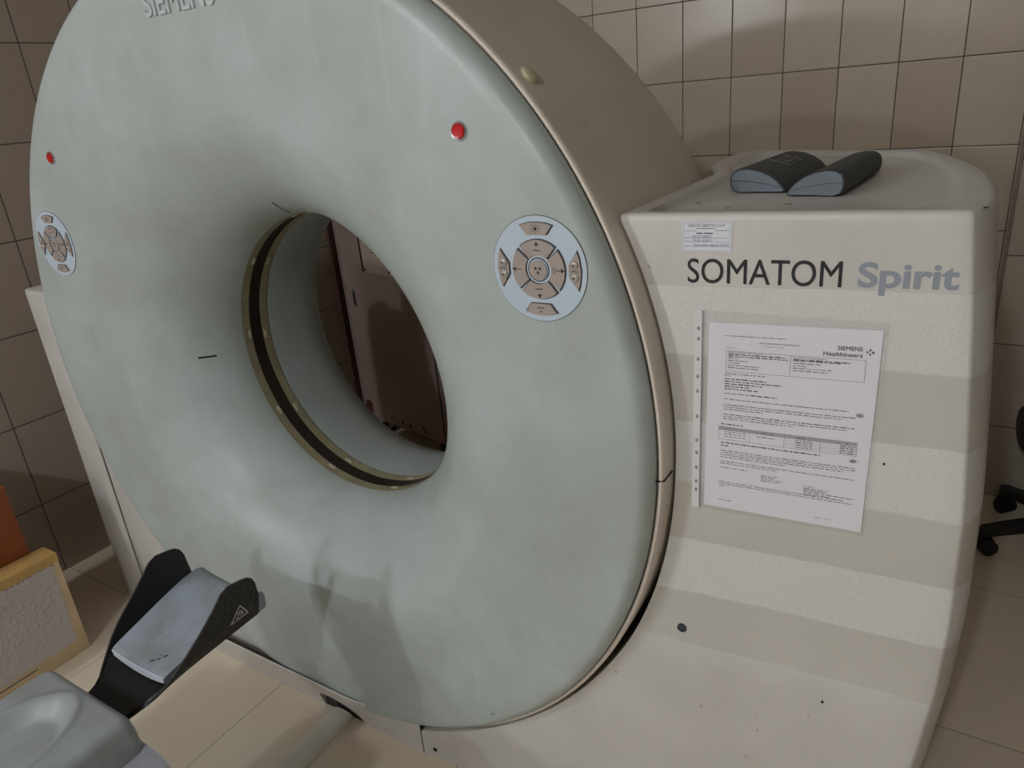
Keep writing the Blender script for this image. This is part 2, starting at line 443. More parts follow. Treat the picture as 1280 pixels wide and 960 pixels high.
# printed model lettering
vs, fs = text_mesh('SOMATOM', w=.203, h=.0365, bold=.00018)
lab(MB().add([onface(.9015+u, 1.2105+v, .0006+d*.02) for u, v, d in vs], fs).build('printed_lettering', 'letter_dark', right, smooth=0), 'black lettering reading SOMATOM')
vs, fs = text_mesh('Spirit', w=.114, h=.0325, weight=.027)
lab(MB().add([onface(1.1235+u, 1.2125+v, .0006) for u, v, d in vs], fs).build('printed_lettering', 'letter_grey', right, smooth=0), 'bold grey lettering reading Spirit')
def disc_on(name, x, z, r, mats, parent, dark=.6):
    mb = MB(); rows = []
    for rr, d in ((r, .0), (r, .0012), (r*.8, .0014), (r*.75, .0002), (0.0001, .0001)):
        rows.append([onface(x+rr*cos(t), z+rr*sin(t)*1.1, d) for t in [2*pi*i/20 for i in range(20)]])
    mb.loft(rows, cap0=False, cap1=False); return mb.build(name, mats, parent)
disc_on('screw_plug', .893, .583, .0085, 'edge', right)
disc_on('screw_plug', .2915, .028, .0055, 'seam', right)
disc_on('stain_spot', .8585, 1.106, .0022, 'rust', right)
disc_on('stain_spot', 1.128, .501, .0022, 'seam', right)
disc_on('stain_spot', 1.178, .958, .0016, 'seam', right)
# small dark chip on the top edge
MB().box(1.2505, 1.2560, .099, .103, 1.3085, 1.3096).build('paint_chip', 'seam', right)
for (x, y, w_) in ((.865, .205, .0035), (1.005, .195, .005), (1.165, .60, .0045), (.925, .16, .0025)):
    MB().box(x-w_, x+w_, y-.0018, y+.0018, 1.2978, 1.2984).build('paint_chip', 'seam', right)

# service sticker on the cabinet
stick = MB().prism([(.8935, 1.2555), (.963, 1.2555), (.963, 1.2975), (.8935, 1.2975)], .0004, .0010, 0, lambda u, v, d: onface(u, v, d)).build('service_sticker', 'sticker', right)
lab(stick, 'small white service sticker with handwritten blue dates')
def on_sticker(u, v, d=.0013): return onface(.8935+u, 1.2555+v, d)
mb = MB()
def rect(mb, f, u0, u1, v0, v1, mi=0, d=.0013):
    k = max(1, int((u1-u0)/.05)); q = max(1, int((v1-v0)/.05))
    for a in range(k):
        for b in range(q):
            p, r_ = u0+(u1-u0)*a/k, u0+(u1-u0)*(a+1)/k; m_, n_ = v0+(v1-v0)*b/q, v0+(v1-v0)*(b+1)/q
            mb.add([f(p, m_, d), f(r_, m_, d), f(r_, n_, d), f(p, n_, d)], [[0, 1, 2, 3]], mi)
def txt(mb, f, body, u, v, h, w=None, mi=0, weight=0, d=.0013, shear=0):
    vs, fs = text_mesh(body, w=w, h=h, shear=shear)
    mb.add([f(u+a, v+b, d) for a, b, c in vs], fs, mi)
for v in (.0015, .0400): rect(mb, on_sticker, .002, .0675, v, v+.0003, 2)
for u in (.002, .0672): rect(mb, on_sticker, u, u+.0003, .0015, .0403, 2)
txt(mb, on_sticker, 'SAKOO BIOTICS H-P', .009, .0350, .0036, .050, 0, .01)
rect(mb, on_sticker, .020, .047, .0322, .0329, 0)
rect(mb, on_sticker, .004, .021, .0290, .0295, 2); rect(mb, on_sticker, .046, .066, .0295, .0302, 2)
for u, w in ((.020, .009), (.031, .012)): rect(mb, on_sticker, u, u+w, .0252, .0266, 0)
for v in (.0195, .0140, .0075):
    rect(mb, on_sticker, .004, .011, v, v+.0007, 0); rect(mb, on_sticker, .011, .066, v-.0003, v+.0001, 2)
txt(mb, on_sticker, '20.01.2022', .014, .0200, .0032, .027, 1, .01, shear=.2)
txt(mb, on_sticker, '19.01.2023', .014, .0145, .0032, .027, 1, .01, shear=.2)
txt(mb, on_sticker, 'Somatom Spirit CCD', .016, .0080, .0034, .049, 1, .012, shear=.2)
mb.build('sticker_print', ['print', 'pen', 'print_soft'], stick, smooth=0, recalc=False)

# base cover: low strip under the drum joined to the left front panel --------
def arcpts(a0, a1, n, r=CUT): return [(r*cos(a0+(a1-a0)*i/n), H+r*sin(a0+(a1-a0)*i/n)) for i in range(n+1)]
a0 = -math.acos(.2555/CUT); ZT = 1.082
a1 = -(pi+asin((ZT-H)/CUT))
poly = [(-.94, 0), (-.70, 0), (-.55, 0), (-.45, 0), (-.30, 0), (-.0815, 0), (-.081, .032), (-.06, .038), (-.03, .041), (0, .040), (.03, .034), (.055, .021), (.066, 0), (.12, 0), (.2555, 0)] + arcpts(a0, a1, 70) + [(-.94, ZT)]
def ybase(x): return 0 if x > -.45 else .03*(-.45-x)/.49
bm_ = MB().prism(poly, 0.004, .42, 0, lambda u, v, d: (u, ybase(u)+d, v), bev=.0025)
def arch(x):
    T_ = [(-.0815, 0), (-.080, .058), (-.06, .066), (-.03, .068), (0, .064), (.03, .053), (.055, .031), (.066, 0)]
    return interp(T_, x) if -.0815 < x < .066 else 0
rows = []
for i in range(200):
    x = -.66+i*(.2535+.66)/199
    k = 1-min(1, max(0, (x-.05)/.16)); k = k*k*(3-2*k)
    k2 = min(1, max(0, (x+.66)/.14)); k2 = k2*k2*(3-2*k2)
    ly, lz = -.034*k*k2, .094+.020*k*k2
    zb = arch(x); oy = -.0058; fy = oy+ly*zb/lz
    zm = max(lz*.55, zb+.004)
    rows.append([(x, fy, zb), (x, oy+ly*zm/lz, zm), (x, oy+ly, lz-.003), (x, oy+ly+.0012, lz-.0008), (x, oy+ly+.003, lz), (x, oy+ly+.0046, lz-.002), (x, oy+ly*.70+.005, max(.078, zb+.003)), (x, .003, max(.057, zb+.002)), (x, .0045, max(zb, .0))])
bm_.loft(rows)
base = bm_.build('base_cover', 'cream', scan, smooth=40)
lab(base, 'low cream skirt below the drum, rising at the left')
mb = MB().prism([(-.0805, .0005), (.0645, .0005), (.054, .028), (.03, .050), (0, .055), (-.06, .055), (-.0805, .052)], -.0030, .0030)
mb.box(-.078, .06, .003, .05, .0005, .036)
mb.box(-.045, -.039, -.0042, .002, .016, .046, 1); mb.box(.012, .017, -.0042, .002, .016, .044, 1)
mb.build('cable_opening', ['black', 'edge'], base)
MB().box(.2536, .2574, -.0030, .03, 0, .0935).build('cover_seam', 'seam', base)
# left side cover
rows = []
for z, i in ((0, 0), (.3, 0), (.7, 0), (1.0, 0), (1.072, 0), (1.0805, .0012), (1.082, .0035)):
    xo = -1.100+.006*z
    P = [(-.9425, .030+i), (-1.0, .0325+i), (xo+.01, .036+i), (xo+.003+i, .0385+i), (xo+i, .046), (xo+i-.006, .12), (xo+i, .30), (xo+.04, .45-i), (xo+.12, .50-i), (-.9425, .50-i)]
    rows.append([(x, y, z) for x, y in P])
lab(MB().loft(rows).build('side_cover', 'cream', scan, smooth=40), 'narrow cream cover at the left edge of the scanner')
MB().box(-.9426, -.9399, .0335, .06, 0.001, 1.079).build('cover_seam', 'seam', base)

# control panels ---------------------------------------------------------------
PRAD = .0800
def control_panel(cx, cz, parent, label):
    f = lambda u, v, d: (cx+u, -.0298-d, cz+v)
    ring_ = lambda r, n=56: [(r*cos(2*pi*i/n), r*sin(2*pi*i/n)) for i in range(n)]
    pan = MB().prism(ring_(PRAD), .0, .0016, 0, f, bev=.0005)
    pan.prism(ring_(PRAD*1.012), .0, .0008, 1, f)
    pan = lab(pan.build('control_panel', ['panel', 'edge'], parent), label)
    R = PRAD
    def sector(r0, r1, a0, a1, n=14):
        return [(r1*cos(a), r1*sin(a)) for a in [a0+(a1-a0)*i/n for i in range(n+1)]]+[(r0*cos(a), r0*sin(a)) for a in [a1+(a0-a1)*i/n for i in range(n+1)]]
    def grow(pts, k, off):
        c = (sum(p[0] for p in pts)/len(pts), sum(p[1] for p in pts)/len(pts))
        return [(c[0]+(p[0]-c[0])*k+off[0], c[1]+(p[1]-c[1])*k+off[1]) for p in pts]
    def rectp(u0, u1, v0, v1): return [(u0, v0), (u1, v0), (u1, v1), (u0, v1)]
    def tri(u, v, s, a): return [(u+s*cos(a+2*pi*k/3), v+s*sin(a+2*pi*k/3)) for k in range(3)]
    def button(pts, marks, beads=()):
        mb = MB()
        mb.prism(grow(pts, 1.09, (.0008, .0004)), .0006, .0020, 1, f)  # dark backing, larger and offset, drawn as the shadow edge of the button
        mb.prism(pts, .0006, .0040, 0, f, bev=.0007)
        for p in marks: mb.prism(p, .0039, .0043, 2, f)
        for (u, v) in beads:
            mb.loft([[f(u+r*cos(t), v+r*sin(t), d) for t in [2*pi*i/18 for i in range(18)]] for r, d in ((.0072, .0035), (.0070, .0052), (.0055, .0066), (.003, .0073), (.0004, .0075))], mi=3)
            mb.prism(tri(u, v, .0025, pi/2), .0072, .0079, 2, f)
        return mb.build('button', ['button', 'edge', 'ink', 'bead'], pan)
    # round start key with the trefoil sign
    tre = [sector(.0022, .0062, a-.42, a+.42, 5) for a in (pi/2+2*pi/6, pi/2-2*pi/6, -pi/2)]
    mb = MB(); mb.prism(ring_(.0185, 40), .0006, .0018, 1, f); mb.prism(ring_(.0165, 40), .0006, .0022, 4, f); mb.prism(ring_(.0150, 40), .0006, .0046, 0, f, bev=.0009)
    for p in tre: mb.prism([(q[0], q[1]) for q in p], .0045, .0049, 2, f)
    mb.build('button', ['button', 'edge', 'ink', 'bead', 'panel'], pan)
    w = radians(41)
    button(sector(.0220, .0448, pi/2-w, pi/2+w), [tri(0, .0385, .0042, pi/2), rectp(-.006, .006, .0285, .0298)])
    button(sector(.0220, .0448, -pi/2-w, -pi/2+w), [tri(0, -.0395, .0042, -pi/2), rectp(-.006, .006, -.0300, -.0287)])
    button(sector(.0220, .0448, -w, w), [tri(.041, 0, .0042, 0), rectp(.029, .040, -.0005, .0005), rectp(.026, .0267, -.004, .004), rectp(.026, .029, .0034, .004), rectp(.026, .029, -.004, -.0034)])
    button(sector(.0220, .0448, pi-w, pi+w), [tri(-.041, 0, .0042, pi), rectp(-.040, -.029, -.0005, .0005)])
    # outer keys
    t = radians(22)
    def trap(sgn): return [(-.027*1, sgn*.066), (-.014, sgn*.0695), (0, sgn*.0705), (.014, sgn*.0695), (.027, sgn*.066), (.0165, sgn*.0525), (-.0165, sgn*.0525)]
    rays = []
    for k in range(8):
        a = 2*pi*k/8; rays.append([(.0045*cos(a)-.0004*sin(a), .061+.0045*sin(a)+.0004*cos(a)), (.0085*cos(a)-.0004*sin(a), .061+.0068*sin(a)+.0004*cos(a)), (.0085*cos(a)+.0004*sin(a), .061+.0068*sin(a)-.0004*cos(a)), (.0045*cos(a)+.0004*sin(a), .061+.0045*sin(a)-.0004*cos(a))])
    button(trap(1), rays+[[(q[0]*.16, .061+q[1]*.16) for q in ring_(.017, 16)]])
    button(trap(-1), [rectp(-.006, -.001, -.0595, -.0580), rectp(0, .005, -.0595, -.0580), tri(0, -.0648, .0022, -pi/2)])
    for s in (1, -1):
        P = [(s*.0515, .0085), (s*.0515, -.0085), (s*.0655, -.0285), (s*.0690, -.018), (s*.0715, 0), (s*.0690, .018), (s*.0655, .0285)]
        button(P, [rectp(min(s*.055, s*.068), max(s*.055, s*.068), -.0006, .0006)], [(s*.0605, .0092), (s*.0605, -.0092)])
    return pan
control_panel(.7005, 1.239, scan, 'round control panel right of the bore')
control_panel(-.683, 1.240, scan, 'round control panel left of the bore')
def stop_button(x, z, label):
    X = Matrix.Translation((x, -.0298, z)) @ Matrix.Rotation(pi/2, 4, 'X')
    circ = lambda r, zz: [(r*cos(2*pi*i/32), r*sin(2*pi*i/32), zz) for i in range(32)]
    o = MB().loft([circ(.0112, 0), circ(.0112, .0045), (circ(.0104, .0058)), circ(.0075, .0052), circ(.0070, .0046), circ(.001, .0044)], X=X).build('stop_button', 'red', scan)
    MB().loft([circ(.0145, 0), circ(.0142, .0028), circ(.0132, .0042), circ(.0117, .0036), circ(.0116, .0)], cap0=False, cap1=False, X=X).build('bezel', 'chrome', o)
    return lab(o, label)
stop_button(.581, 1.4415, 'red stop button upper right on the cover'); stop_button(-.580, 1.4415, 'red stop button upper left on the cover')

# ------------------------------------------------------------------ document in a clear sleeve on the cabinet
doc = thing('document_sleeve', 'printed page in a clear punched sleeve on the cream cabinet front', 'document', onface(1.04, .84, .001))
def fs_(u, v, d=0): return onface(u, v, .0012+d)
LT, LB, RT, RB = (.9335, 1.1525), (.9290, .8445), (1.1605, 1.1540), (1.1580, .8415)
def pm(u, v, d=.0020):
    """page coordinates u right 0..1, v up 0..1"""
    ax = LB[0]+(LT[0]-LB[0])*v; az = LB[1]+(LT[1]-LB[1])*v
    bx = RB[0]+(RT[0]-RB[0])*v; bz = RB[1]+(RT[1]-RB[1])*v
    return onface(ax+(bx-ax)*u, az+(bz-az)*u, d)
def pg(mb, d0, d1, mi=0, n=10):
    P = lambda u, v, d: pm(u, v, d+.0018*sin(pi*u)**2*sin(pi*v)**.5*.6)
    rows0 = [[P(i/n, j/n, d1) for i in range(n+1)] for j in range(n+1)]
    rows1 = [[P(i/n, j/n, d0) for i in range(n+1)] for j in range(n+1)]
    mb.loft(rows0, False, False, False, mi); mb.loft(rows1, False, False, False, mi)
    e0 = rows0[0]+[r[-1] for r in rows0[1:]]+rows0[-1][-2::-1]+[r[0] for r in rows0[-2:0:-1]]
    e1 = rows1[0]+[r[-1] for r in rows1[1:]]+rows1[-1][-2::-1]+[r[0] for r in rows1[-2:0:-1]]
    mb.loft([e0, e1], False, False, True, mi); return mb
page = pg(MB(), .0012, .0017).build('page', 'paper', doc)
mb = MB()
def PP(u, v, d=0): return pm(u, v, .0022+.0018*max(0, sin(pi*min(max(u, 0), 1)))**2*max(0, sin(pi*v))**.5*.6)
WA, HA = .2295, .3095
def line(u0, u1, v, mi=1, h=.0042, dens=1.0):
    u = u0
    while u < u1:
        w = random.uniform(.010, .042); e = min(u+w, u1)
        rect(mb, PP, u, e, v, v+h*random.uniform(.8, 1.15), mi); u = e+random.uniform(.005, .009)
def ptxt(body, u, v, h, w, mi=0, weight=.01):
    vs, fs = text_mesh(body, w=w, h=h, bold=.0007 if weight > .02 else 0)
    mb.add([pm(u+a, v+b, .0022+.0018*sin(pi*(u+a))**2*sin(pi*(v+b))**.5*.6+c*.01) for a, b, c in vs], fs, mi)
ptxt('SIEMENS', .765, .903, .0190, .135, 0, .03); ptxt('Healthineers', .688, .874, .0195, .215, 0, .025)
for du, dv in ((0, 0), (.016, .010), (.016, -.010), (.032, 0)):
    c = (.925+du, .900+dv)
    mb.add([PP(c[0]-.008, c[1]), PP(c[0], c[1]-.007), PP(c[0]+.008, c[1]), PP(c[0], c[1]+.007)], [[0, 1, 2, 3]], 1 if du < .03 else 0)
mb.build('letterhead', ['print', 'print_soft', 'print_soft', 'shade'], page, smooth=0, recalc=False)
mb = MB()
line(.10, .47, .936, 2, .0035)
ptxt('Service Agreement Comprehensive', .315, .908, .0080, .235, 0, .01); ptxt('Customer Copy', .345, .893, .0062, .115, 1, 0)
def frame(u0, u1, v0, v1, cols=(), rows_=(), t=.0016, mi=1):
    for v in (v0, v1)+tuple(rows_): rect(mb, PP, u0, u1, v-t/2, v+t/2, mi)
    for u in (u0, u1)+tuple(cols): rect(mb, PP, u-t*.7, u+t*.7, v0, v1, mi)
frame(.115, .925, .760, .862, (.505,))
ptxt('Customer', .11, .876, .006, .06, 0, .01)
ptxt('Name and address of the Customer', .128, .854, .0062, .21, 0, 0); line(.128, .47, .8445, 0, .005); line(.128, .49, .8345, 0, .005)
for v, e in ((.825, .19), (.813, .25), (.801, .20), (.789, .33), (.777, .32)): line(.128, e, v, 1)
ptxt('Location of the Equipment', .520, .851, .0062, .19, 0, 0); line(.520, .84, .841, 0, .005)
for v, e in ((.836, .79), (.824, .68), (.812, .60), (.800, .74), (.788, .72)): line(.520, e, v, 1)
mb.build('address_block', ['print', 'print_soft', 'print_soft', 'shade'], page, smooth=0, recalc=False)
mb = MB()
line(.11, .36, .745, 1); line(.11, .15, .734, 1)
for v, e in ((.718, .37), (.705, .46), (.692, .35), (.679, .27), (.666, .32)): line(.11, e, v, 0, .0052)
line(.11, .27, .642, 1); line(.28, .44, .642, 0, .0052)
line(.11, .86, .612, 1)
for v, e in ((.582, .90), (.570, .82), (.558, .36)): line(.11, e, v, 1)
for v, e in ((.530, .90), (.518, .86), (.506, .55)): line(.11, e, v, 0 if v > .525 else 1)
line(.10, .24, .476, 0, .0055)
mb.build('printed_text', ['print', 'print_soft', 'print_soft', 'shade'], page, smooth=0, recalc=False)
mb = MB()
rect(mb, PP, .085, .925, .447, .464, 3, .0019); frame(.085, .925, .395, .464, (.285, .50, .715), (.447,))
for v in (.434, .421, .408): rect(mb, PP, .50, .925, v, v+.0012, 1)
line(.13, .24, .452, 0); line(.33, .44, .452, 0); line(.58, .63, .452, 0); line(.78, .92, .452, 0)
for v in (.436, .424, .411): line(.12, .26, v, 1)
line(.33, .45, .430, 1)
for v in (.438, .4265, .414, .4015): line(.57, .67, v, 1); line(.83, .92, v, 0)
mb.build('printed_table', ['print', 'print_soft', 'print_soft', 'shade'], page, smooth=0, recalc=False)
mb = MB()
line(.10, .72, .374, 0, .0055); line(.10, .15, .358, 0, .0055)
for v, e in ((.330, .93), (.318, .93), (.306, .86), (.294, .52)): line(.10, e, v, 1)
for v, e in ((.270, .93), (.258, .46)): line(.10, e, v, 1)
mb.build('printed_text', ['print', 'print_soft', 'print_soft', 'shade'], page, smooth=0, recalc=False)
mb = MB()
line(.10, .28, .235, 2); mb.build('printed_text', ['print', 'print_soft', 'print_soft', 'shade'], page, smooth=0, recalc=False)
mb = MB()
for k, (v, a, b) in enumerate(((.222, .37, .48), (.212, .37, .46), (.202, .37, .51), (.192, .37, .49))): line(a, b, v, 1)
mb.build('contact_block', ['print', 'print_soft', 'print_soft', 'shade'], page, smooth=0, recalc=False)
mb = MB()
for v, b in ((.200, .70), (.188, .78), (.178, .78), (.168, .94), (.158, .80)): line(.64, b, v, 1)
mb.build('contact_block', ['print', 'print_soft', 'print_soft', 'shade'], page, smooth=0, recalc=False)
mb = MB()
for v, e in ((.152, .88), (.140, .93), (.128, .14)): line(.10, e, v, 2)
mb.build('printed_text', ['print', 'print_soft', 'print_soft', 'shade'], page, smooth=0, recalc=False)
mb = MB()
line(.10, .185, .046, 2); mb.build('footer', ['print', 'print_soft', 'print_soft', 'shade'], page, smooth=0, recalc=False)
mb = MB()
ptxt('Page 1 of 10', .72, .037, .0075, .095, 1, .005)
mb.build('page_number', ['print', 'print_soft', 'print_soft', 'shade'], page, smooth=0, recalc=False)
S = [(.913, .8395), (1.1625, .8375), (1.1665, 1.1655), (.9165, 1.171)]
mb = MB().prism([(p[0], p[1]) for p in S], .0044, .0047, 0, lambda u, v, d: onface(u, v, d))
sl = lab(mb.build('clear_sleeve', 'sleeve', doc), 'clear plastic sleeve over the page')
strip = MB().prism([(.9105, .8385), (.9215, .8385), (.9240, 1.171), (.9130, 1.1715)], .0047, .0052, 0, lambda u, v, d: onface(u, v, d)).build('binding_strip', 'strip', doc)
for k, z in enumerate((1.143, 1.127, 1.095, 1.067, 1.043, 1.001, .960, .938, .912, .887, .872)):
    x = .9167+(z-.84)*.0075
    MB().prism([(x+.0023*cos(t), z+.0033*sin(t)) for t in [2*pi*i/14 for i in range(14)]], .0051, .0054, 0, lambda u, v, d: onface(u, v, d)).build('punched_hole', 'hole', strip)
for (x, z) in ((1.1415, 1.030), (1.1385, .958)):
    MB().prism([(x+.0045*cos(t), z+.0028*sin(t)) for t in [2*pi*i/14 for i in range(14)]], .0046, .0049, 0, lambda u, v, d: onface(u, v, d)).build('smudge', 'hole', sl)

# ------------------------------------------------------------------ two foam pads on the cabinet
def pad(name, label, loc, rz, mirror, with_label, L=.27):
    t = thing(name, label, 'pad', loc, rz, local=True, group='foam pads on the cabinet top')
    # wedge section: thick round end at x=0, thin tip at x=.1
    sec = [(.018, .0), (.05, .0015), (.08, .0015), (.100, .002), (.1015, .005), (.098, .010), (.088, .021), (.072, .032), (.052, .040), (.032, .0435), (.014, .042), (.004, .036), (.0, .026), (.0, .015), (.004, .005)]
    def row(y, k=1.0, dz=0.0):
        cx, cz = .045, .02
        return [((cx+(x-cx)*k)*(-.86 if mirror else .92), y, (cz+(z-cz)*k+dz)*.92) for x, z in sec]
    rows = [row(.004, .96), row(.0, 1)] if False else []
    n = 10
    for i in range(n+1):
        s = i/n; lift = 0
        rows.append([(x, .006+s*(L-.012), z if z < .006 else z+lift) for x, y, z in row(0)])
    rows = [[(x, .0, z) for x, y, z in row(0, .93)], [(x, .002, z) for x, y, z in row(0, .985)]]+rows
    rows.append([(x, L-.002, z) for x, y, z in row(0, .97)])
    rows.append([(x, L, z) for x, y, z in row(0, .86)])
    body = MB().loft(rows).build('cover', 'pad_dark', t, smooth=60)
    MB().loft([[(x, -.0012, z) for x, y, z in row(0, .90)], [(x, .0006, z) for x, y, z in row(0, .935)]]).build('end_face', 'pad_face', t)
    # stitched seam across the end face
    P = [(.004, .021), (.035, .0195), (.065, .0155), (.094, .0085)]
    sx = -.86 if mirror else .92
    mb = MB().loft([[(x*sx, -.0016, z+.0005), (x*sx, -.0016, z-.0005), (x*sx, -.0006, z-.0005), (x*sx, -.0006, z+.0005)] for x, z in P])
    mb.build('seam', 'edge', t)
    if with_label:
        mb = MB()
        def q(u, v): # on upper cover
            x = .030+u*.04; y = .115+v*.075
            z = .0445 if x < .034 else .0437-(x-.032)*.22-(x-.032)**2*1.6
            return (x*.92, y, z*.92+.0014)
        for a, b in (((0, 0), (1, 0)), ((1, 0), (1, 1)), ((1, 1), (0, 1)), ((0, 1), (0, 0)), ((.25, .3), (.75, .3)), ((.75, .3), (.75, .75)), ((.25, .75), (.75, .75)), ((.25, .3), (.25, .75))):
            rows = []
            for i in range(5):
                s = i/4; u = a[0]+(b[0]-a[0])*s; v = a[1]+(b[1]-a[1])*s
                du, dv = (0, .012) if a[1] == b[1] else (.022, 0)
                p0 = q(u-du, v-dv); p1 = q(u+du, v+dv); rows.append([p0, p1, (p1[0], p1[1], p1[2]-.001), (p0[0], p0[1], p0[2]-.001)])
            mb.loft(rows)
        lab(mb.build('stitched_label', 'pad_line', t), 'rectangular stitched label')
    return t
pad('foam_pad', 'left grey foam pad on the cabinet top, with a stitched label', (.884, .306, 1.2982), radians(-4), False, True)
pad('foam_pad', 'right grey foam pad on the cabinet top, plain without label', (1.0715, .258, 1.2982), radians(-4), True, False)

# ------------------------------------------------------------------ head holder
hold = thing('head_holder', 'black head holder with two upright fins and a grey cushion', 'head holder', (0, -.40, .515))
#  y, half width floor, z floor side, half width top, z top
ST = [(-.2415, .092, .540, .1165, .598), (-.2435, .092, .540, .1180, .628), (-.249, .092, .540, .1190, .643), (-.258, .092, .5395, .1195, .6505), (-.272, .0918, .539, .1195, .6545), (-.300, .0915, .538, .1195, .6590), (-.318, .0912, .5375, .1190, .6525), (-.345, .091, .536, .1180, .628), (-.375, .090, .534, .1160, .603), (-.41, .0885, .531, .113, .577), (-.435, .0865, .527, .107, .557), (-.455, .0835, .523, .099, .539), (-.475, .078, .516, .088, .524), (-.490, .0715, .510, .077, .514), (-.503, .0655, .505, .068, .507), (-.520, .061, .502, .0625, .5035), (-.5365, .059, .501, .060, .5025)]
T = .0045
def sect(y, wf, zf, wt, zt):
    zf2 = min(zf, zt-.001)
    out = [(-wt, zt), (-(wt+wf)/2-.004, (zt+zf2)/2), (-wf-.006, zf2+.004), (-wf+.008, zf2-.006), (-wf*.5, zf-.011), (0, zf-.013), (wf*.5, zf-.011), (wf-.008, zf2-.006), (wf+.006, zf2+.004), ((wt+wf)/2+.004, (zt+zf2)/2), (wt, zt)]
    inn = [(wt-T, zt), ((wt+wf)/2+.004-T, (zt+zf2)/2), (wf+.004-T, zf2+.007), (wf-.010, zf2-.006+T), (wf*.5, zf-.011+T), (0, zf-.013+T), (-wf*.5, zf-.011+T), (-wf+.010, zf2-.006+T), (-wf-.004+T, zf2+.007), (-(wt+wf)/2-.004+T, (zt+zf2)/2), (-wt+T, zt)]
    return [(x, y, z) for x, z in out+inn]
shell = MB().loft([sect(*s) for s in ST]).build('shell', 'scuff', hold, smooth=45)
def cush_row(y, w, zt, zb, dip, k=1):
    xs = [-1, -.8, -.5, -.2, 0, .2, .5, .8, 1]
    top = [(w*x*k, zt-dip*(1-x*x)) for x in xs]; bot = [(w*x*.97*k, zb+.010*(x*x)) for x in reversed(xs)]
    return [(x, y, z) for x, z in top+bot]
C_ = [(-.449, .083, .5415, .523, .006), (-.446, .086, .5475, .5215, .006), (-.435, .0875, .5505, .5215, .007), (-.38, .091, .5635, .5265, .010), (-.32, .0955, .577, .531, .013), (-.27, .0985, .587, .5325, .014), (-.235, .0985, .590, .5335, .014), (-.222, .0975, .586, .534, .013), (-.216, .0955, .575, .535, .010)]
cu = lab(MB().loft([cush_row(*c) for c in C_]).build('cushion', 'cushion', hold, smooth=50), 'bluish grey vinyl cushion')
MB().loft([cush_row(-.4505, .0835, .5455, .5235, .006), cush_row(-.4488, .0845, .5468, .5228, .006)]).build('front_edge', 'cushion_edge', cu)
def ctop(x, y):
    for a, b in zip(C_, C_[1:]):
        if a[0] <= y <= b[0]:
            s = (y-a[0])/(b[0]-a[0]); w = a[1]+(b[1]-a[1])*s; zt = a[2]+(b[2]-a[2])*s; d = a[4]+(b[4]-a[4])*s
            return zt-d*(1-(x/w)**2)
mb = MB()
for (x, y, l, w_) in ((.020, -.430, .0048, .0034), (.030, -.4225, .0042, .0032), (.0385, -.4125, .0050, .0036), (.026, -.4145, .0022, .0018)):
    c = ctop(x, y)+.0006
    mb.add([(x+l*cos(t)*.8+w_*sin(t)*.3, y+w_*sin(t)+l*cos(t)*.35, ctop(x+l*cos(t)*.8, y+w_*sin(t)+l*cos(t)*.35)+.0008) for t in [2*pi*i/12 for i in range(12)]], [list(range(12))])
mb.build('stain', 'stain', cu, smooth=0)
# warning triangle on the outside of the right fin
def fin(y, z):
    for a, b in zip(ST, ST[1:]):
        if b[0] <= y <= a[0]:
            s = (y-a[0])/(b[0]-a[0]); v = [a[i]+(b[i]-a[i])*s for i in range(5)]
            zf2 = min(v[2], v[4]-.001); zm = (v[4]+zf2)/2; xm = (v[3]+v[1])/2+.004
            x = xm+(v[3]-xm)*(z-zm)/(v[4]-zm) if z > zm else v[1]+.006+(xm-v[1]-.006)*(z-zf2-.004)/max(zm-zf2-.004, 1e-4)
            return (x+.0008, y, z)
TR = [(-.2835, .5995), (-.2665, .5685), (-.3075, .5680)]
mb = MB()
def fbar(a, b, w):
    d = Vector((b[0]-a[0], b[1]-a[1])).normalized(); n = Vector((-d.y, d.x))*w
    q = [fin(a[0]+n.x, a[1]+n.y), fin(a[0]-n.x, a[1]-n.y), fin(b[0]-n.x, b[1]-n.y), fin(b[0]+n.x, b[1]+n.y)]
    mb.add(q+[(p[0]+.0005, p[1], p[2]) for p in q], [[4, 5, 6, 7], [0, 1, 5, 4], [1, 2, 6, 5], [2, 3, 7, 6], [3, 0, 4, 7]])
for i in range(3): fbar(TR[i], TR[(i+1) % 3], .0011)
for a, b in (((-.2905, .5725), (-.2845, .5875)), ((-.2845, .5875), (-.2800, .578)), ((-.2800, .578), (-.2765, .5735)), ((-.2905, .5725), (-.296, .5760)), ((-.287, .5810), (-.2920, .5840)), ((-.2835, .573), (-.2790, .5845))): fbar(a, b, .0009)
lab(mb.build('warning_triangle', 'warn', shell, smooth=0, recalc=False), 'white outlined warning triangle')
# tongue that plugs into the table end
MB().box(-.035, .035, -.5318, -.5020, .476, .4895, bev=.002).build('mounting_tongue', 'black', hold)

# ------------------------------------------------------------------ patient table
tab = thing('patient_table', 'patient table with grey vinyl mattress in front of the scanner', 'patient table', (0, -1.3, 0))
NX, NY = 90, 150
def mat_z(x, y):
    hw = .1385; e = min(hw-abs(x), -.5375-y, y+2.05); r = .016
    z = .560
    if e < r: z -= r-sqrt(max(0, r*r-(r-max(e, 0))**2))
    q = hypot((x+.010)/.080, (y+.705)/.132)
    if q < 1.35:
        s = min(1, max(0, (1.06-q)/.30)); s = s*s*(3-2*s); z -= .026*s
        z += .0030*math.exp(-((q-1.10)/.055)**2)
    return z
ys = [-.5375-.0005*i for i in range(0, 8)]+[-.5415-.003*i for i in range(1, 130)]
ys += [ys[-1]-.04*i for i in range(1, 27)]
xs_ = [-.1385+.277*i/NX for i in range(NX+1)]
xs_ = sorted(set(xs_+[-.138, -.1365, .1365, .138]))
